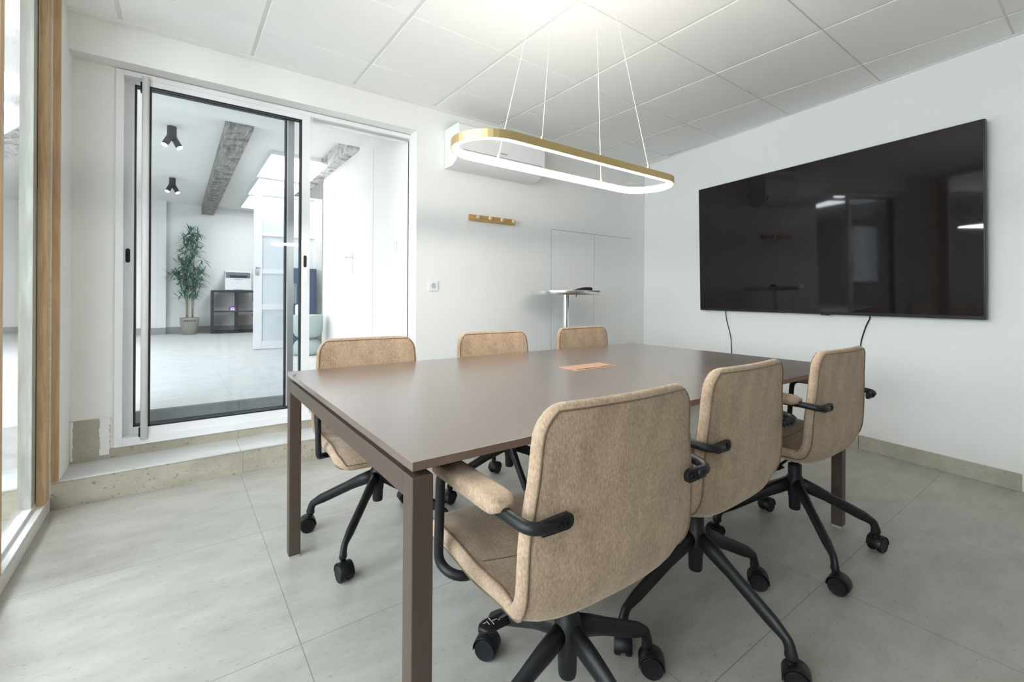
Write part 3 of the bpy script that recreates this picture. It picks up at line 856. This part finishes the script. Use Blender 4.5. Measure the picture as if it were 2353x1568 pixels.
# glazed interior door standing open
gd = empty('door_6', (.770, 6.490, ZF), R(-4)); struct(gd)
GW, GH = .80, 1.97
b = MB(); b.box(0, .095, -.02, .02, .005, GH); b.box(GW-.095, GW, -.02, .02, .005, GH)
for z0, z1 in ((.005, .10), (.50, .57), (.955, 1.01), (1.43, 1.455), (GH-.03, GH)): b.box(.095, GW-.095, -.02, .02, z0, z1)
b.build('door_leaf', M['whitebox'], gd, bevel=.003)
MB().box(.096, GW-.096, -.004, .004, .10, GH-.03).build('frosted_pane', M['frost'], gd)
b = MB(); b.box(.02, .055, -.028, -.02, .93, .995); b.box(.025, .075, -.05, -.04, 1.015, 1.028); b.box(.025, .036, -.05, -.02, 1.015, 1.028)
hh_ = b.build('door_handle', M['steel'], gd)
MB().box(.034, .039, -.0285, -.0275, .955, .972).build('keyhole', M['cab'], hh_)
# white door in the side wall
sd = empty('door_7', (1.46, 4.20, ZF)); struct(sd)
MB().box(-.006, .002, -.05, .86, 0, 2.05).build('door_leaf', M['wall'], sd, bevel=.002)
b = MB(); b.box(-.012, -.004, .50, .535, .90, 1.13)
h = b.build('handle_plate', M['steel'], sd, bevel=.002)
b = MB(); b.tube([(-.012, .52, 1.075), (-.05, .52, 1.075), (-.055, .60, 1.078)], .007, 8); b.build('lever_handle', M['steel'], h, smooth=True)
# wall switch on that wall
sw = empty('light_switch', (1.46, 3.60, 1.43)); tag(sw, 'narrow white light switch on the side wall just inside the door opening', 'switch')
MB().box(-.010, 0, -.02, .02, -.045, .045).build('cover_plate', M['white'], sw, bevel=.002)
MB().box(-.012, -.009, .012, .0145, -.04, .04).build('rocker', M['pale'], sw)
# cupboard door in the projecting wall
cd = empty('door_8', (-.60, 9.80, ZF)); struct(cd)
MB().box(.0, .33, -.006, .0, .13, 1.98).build('door_leaf', M['wall'], cd, bevel=.0015)

# ottoman, cabinet, cup
ot = empty('barrel_stool', (1.225, 5.66, ZF)); tag(ot, 'sage green waisted barrel stool standing by the dark blue cabinet', 'stool')
MB().lathe([(.01, .0), (.135, .0), (.165, .015), (.163, .07), (.135, .145), (.085, .182), (.01, .184)], n=40).build('lower_bowl', M['sage'], ot, smooth=True)
MB().lathe([(.01, .186), (.085, .188), (.135, .222), (.160, .29), (.167, .37), (.167, .452), (.160, .458), (.01, .458)], n=40).build('upper_bowl', M['sage'], ot, smooth=True)
cu = empty('white_cup', (1.115, 5.61, ZF+.458)); tag(cu, 'white cylindrical cup standing on the sage green stool', 'cup')
MB().lathe([(.01, 0), (.030, 0), (.032, .01), (.032, .105), (.026, .118), (.01, .120)], n=24).build('cup_body', M['whitebox'], cu, smooth=True)
tc_ = empty('tall_cabinet', (1.185, 6.30, ZF)); tag(tc_, 'tall dark slate blue cabinet seen beside the door stile', 'cabinet')
MB().box(0, .285, 0, .40, 0, 1.03).build('carcass', M['slate'], tc_, bevel=.006)
MB().box(.003, .282, -.018, .0, .02, .96).build('cabinet_door', M['slate'], tc_, bevel=.003)
b = MB(); b.tube([(.01, -.03, .58), (.01, -.03, .83), (.032, -.03, .83), (.032, -.03, .58)], .003, 6, closed=True); b.build('handle', M['white'], tc_)
b = MB(); b.box(.270, .292, -.024, -.018, .30, .33); b.build('tag', M['white'], tc_)

# weathered ceiling beams
b1 = MB().box(.352, .540, 4.555, 9.92, 2.475, HF).build('ceiling_beam', M['beam'], bevel=.006)
tag(b1, 'weathered grey wooden beam under the far ceiling, seen through the sliding door glass', 'beam', 'old wooden ceiling beams of the far room')
b2_ = MB().box(1.360, 1.480, 4.555, 9.90, 2.475, HF).build('ceiling_beam', M['beamw'], bevel=.006)
tag(b2_, 'pale weathered wooden beam seen through the door opening, right of the sliding leaves', 'beam', 'old wooden ceiling beams of the far room')
Tq = Matrix.Translation((-1.55, 6.9, 2.52)) @ Matrix.Rotation(R(24), 4, 'Z')
b3 = MB().box(-.13, .13, -2.6, 2.8, -.10, .11, Tq).build('ceiling_beam', M['beamw'], bevel=.006)
tag(b3, 'pale beam crossing the far ceiling, seen through the left glass partition', 'beam', 'old wooden ceiling beams of the far room')

# square LED ceiling lights
for (x, y, lab) in ((1.13, 6.20, 'nearest square white ceiling light of the far room'), (1.17, 7.48, 'middle square white ceiling light of the far room'), (1.20, 8.77, 'furthest square white ceiling light of the far room')):
    e_ = empty('ceiling_light', (x, y, HF)); tag(e_, lab, 'ceiling light', 'square ceiling lights in the far room')
    MB().box(-.30, .30, -.59, .59, -.045, 0).build('light_frame', M['white'], e_)
    MB().box(-.285, .285, -.575, .575, -.048, -.044).build('diffuser', PANEL, e_)
# skylights seen through the left glass
def skylight(pts, lab):
    b = MB(); b.prism(pts, HF-.012, HF+.004)
    o = b.build('skylight', SKYL); tag(o, lab, 'skylight', 'skylights above the left side of the far room'); return o
skylight([(-1.9, 4.75), (-.965, 4.83), (-.97, 5.22), (-1.9, 5.30)], 'nearer bright skylight pane seen through the left glass partition')
skylight([(-2.6, 5.62), (-1.02, 5.62), (-1.18, 6.55), (-2.6, 7.9)], 'larger bright skylight pane seen through the left glass partition, below the first one')
# twin spotlights
def spot(x, y, lab):
    e_ = empty('ceiling_spotlight', (x, y, HF)); tag(e_, lab, 'spotlight', 'black twin spotlights on the far ceiling')
    MB().cyl((0, 0, -.13), (0, 0, 0), .038, 20).build('mount', M['cab'], e_, bevel=.002)
    for (dx, dy) in ((-.045, -.04), (.05, .0)):
        q = MB(); a = Vector((dx*.25, dy, -.10)); c = Vector((dx*1.2, dy-.03, -.20)); q.cyl(a, c, .027, 16); hd = q.build('spot_head', M['cab'], e_)
        d = (c-a).normalized(); MB().cyl(c, c+d*.004, .024, 16).build('lens', SPOT, hd)
spot(-.044, 5.42, 'nearer black twin spotlight on the far ceiling')
spot(-.055, 7.80, 'further black twin spotlight on the far ceiling')
# slim linear lights on the far room ceiling
def linear(x0, x1, y0, y1, z, lab, m=LINEAR):
    e_ = empty('linear_light', ((x0+x1)/2, (y0+y1)/2, z)); tag(e_, lab, 'ceiling light', 'slim linear ceiling lights of the far room')
    w, d = (x1-x0)/2, (y1-y0)/2
    MB().box(-w, w, -d, d, 0, .04).build('housing', M['white'], e_)
    MB().box(-w+.004, w-.004, -d+.004, d-.004, -.004, .001).build('diffuser', m, e_)
linear(-.76, -.72, 3.75, 5.30, HF-.045, 'slim linear light of the far room, upper bright line mirrored in the television')
linear(-1.34, -1.30, 3.60, 4.70, HF-.045, 'slim linear light of the far room, lower bright line mirrored in the television')
b = MB()  # unseen glowing panels, added over the office to brighten the floor on the left
for y in (-1.6, .2, 2.0): b.box(-1.95, -1.35, y-.59, y+.59, H-.012, H-.004)
struct(b.build('ceiling.003', emit('office_ceiling_panel', (.84, .91, 1.0), 10)))
# unseen glowing windows, added in the neighbouring office to send in more daylight
for k, (ya, yb_) in enumerate(((-2.6, -1.2), (-.8, .6), (1.0, 2.4))):
    e_ = empty('window_%d' % (k+2), (-4.5, ya, .9)); struct(e_)
    MB().box(0, .03, 0, yb_-ya, 0, .05).build('window_frame', M['white'], e_)
    MB().box(0, .012, .04, yb_-ya-.04, .05, 1.35).build('pane', SKYL, e_)

# ------------------------------------------------------------------ world, camera, view
w = bpy.data.worlds.new('world'); bpy.context.scene.world = w; w.use_nodes = True
w.node_tree.nodes['Background'].inputs[0].default_value = (.80, .88, 1, 1)
w.node_tree.nodes['Background'].inputs[1].default_value = .6

cam = bpy.data.cameras.new('camera'); co = bpy.data.objects.new('camera', cam); C.objects.link(co)
cam.sensor_width = 36; cam.lens = 36*1045.66/2353; cam.shift_y = -(784-681.85)/2353; cam.clip_start = .02
co.matrix_world = Matrix.Translation((0, 0, 1.0291)) @ Matrix.Rotation(-.63506, 4, 'Z') @ Matrix.Rotation(PI/2, 4, 'X') @ Matrix.Rotation(.0060, 4, 'Z')
sc = bpy.context.scene; sc.camera = co
sc.view_settings.view_transform = 'Standard'; sc.view_settings.look = 'None'
sc.view_settings.exposure = 1.3; sc.view_settings.gamma = 1
sc.cycles.max_bounces = 10; sc.cycles.diffuse_bounces = 6; sc.cycles.transparent_max_bounces = 16
sc.cycles.use_denoising = True
sc.cycles.caustics_reflective = False; sc.cycles.caustics_refractive = False
sc.cycles.sample_clamp_indirect = 6
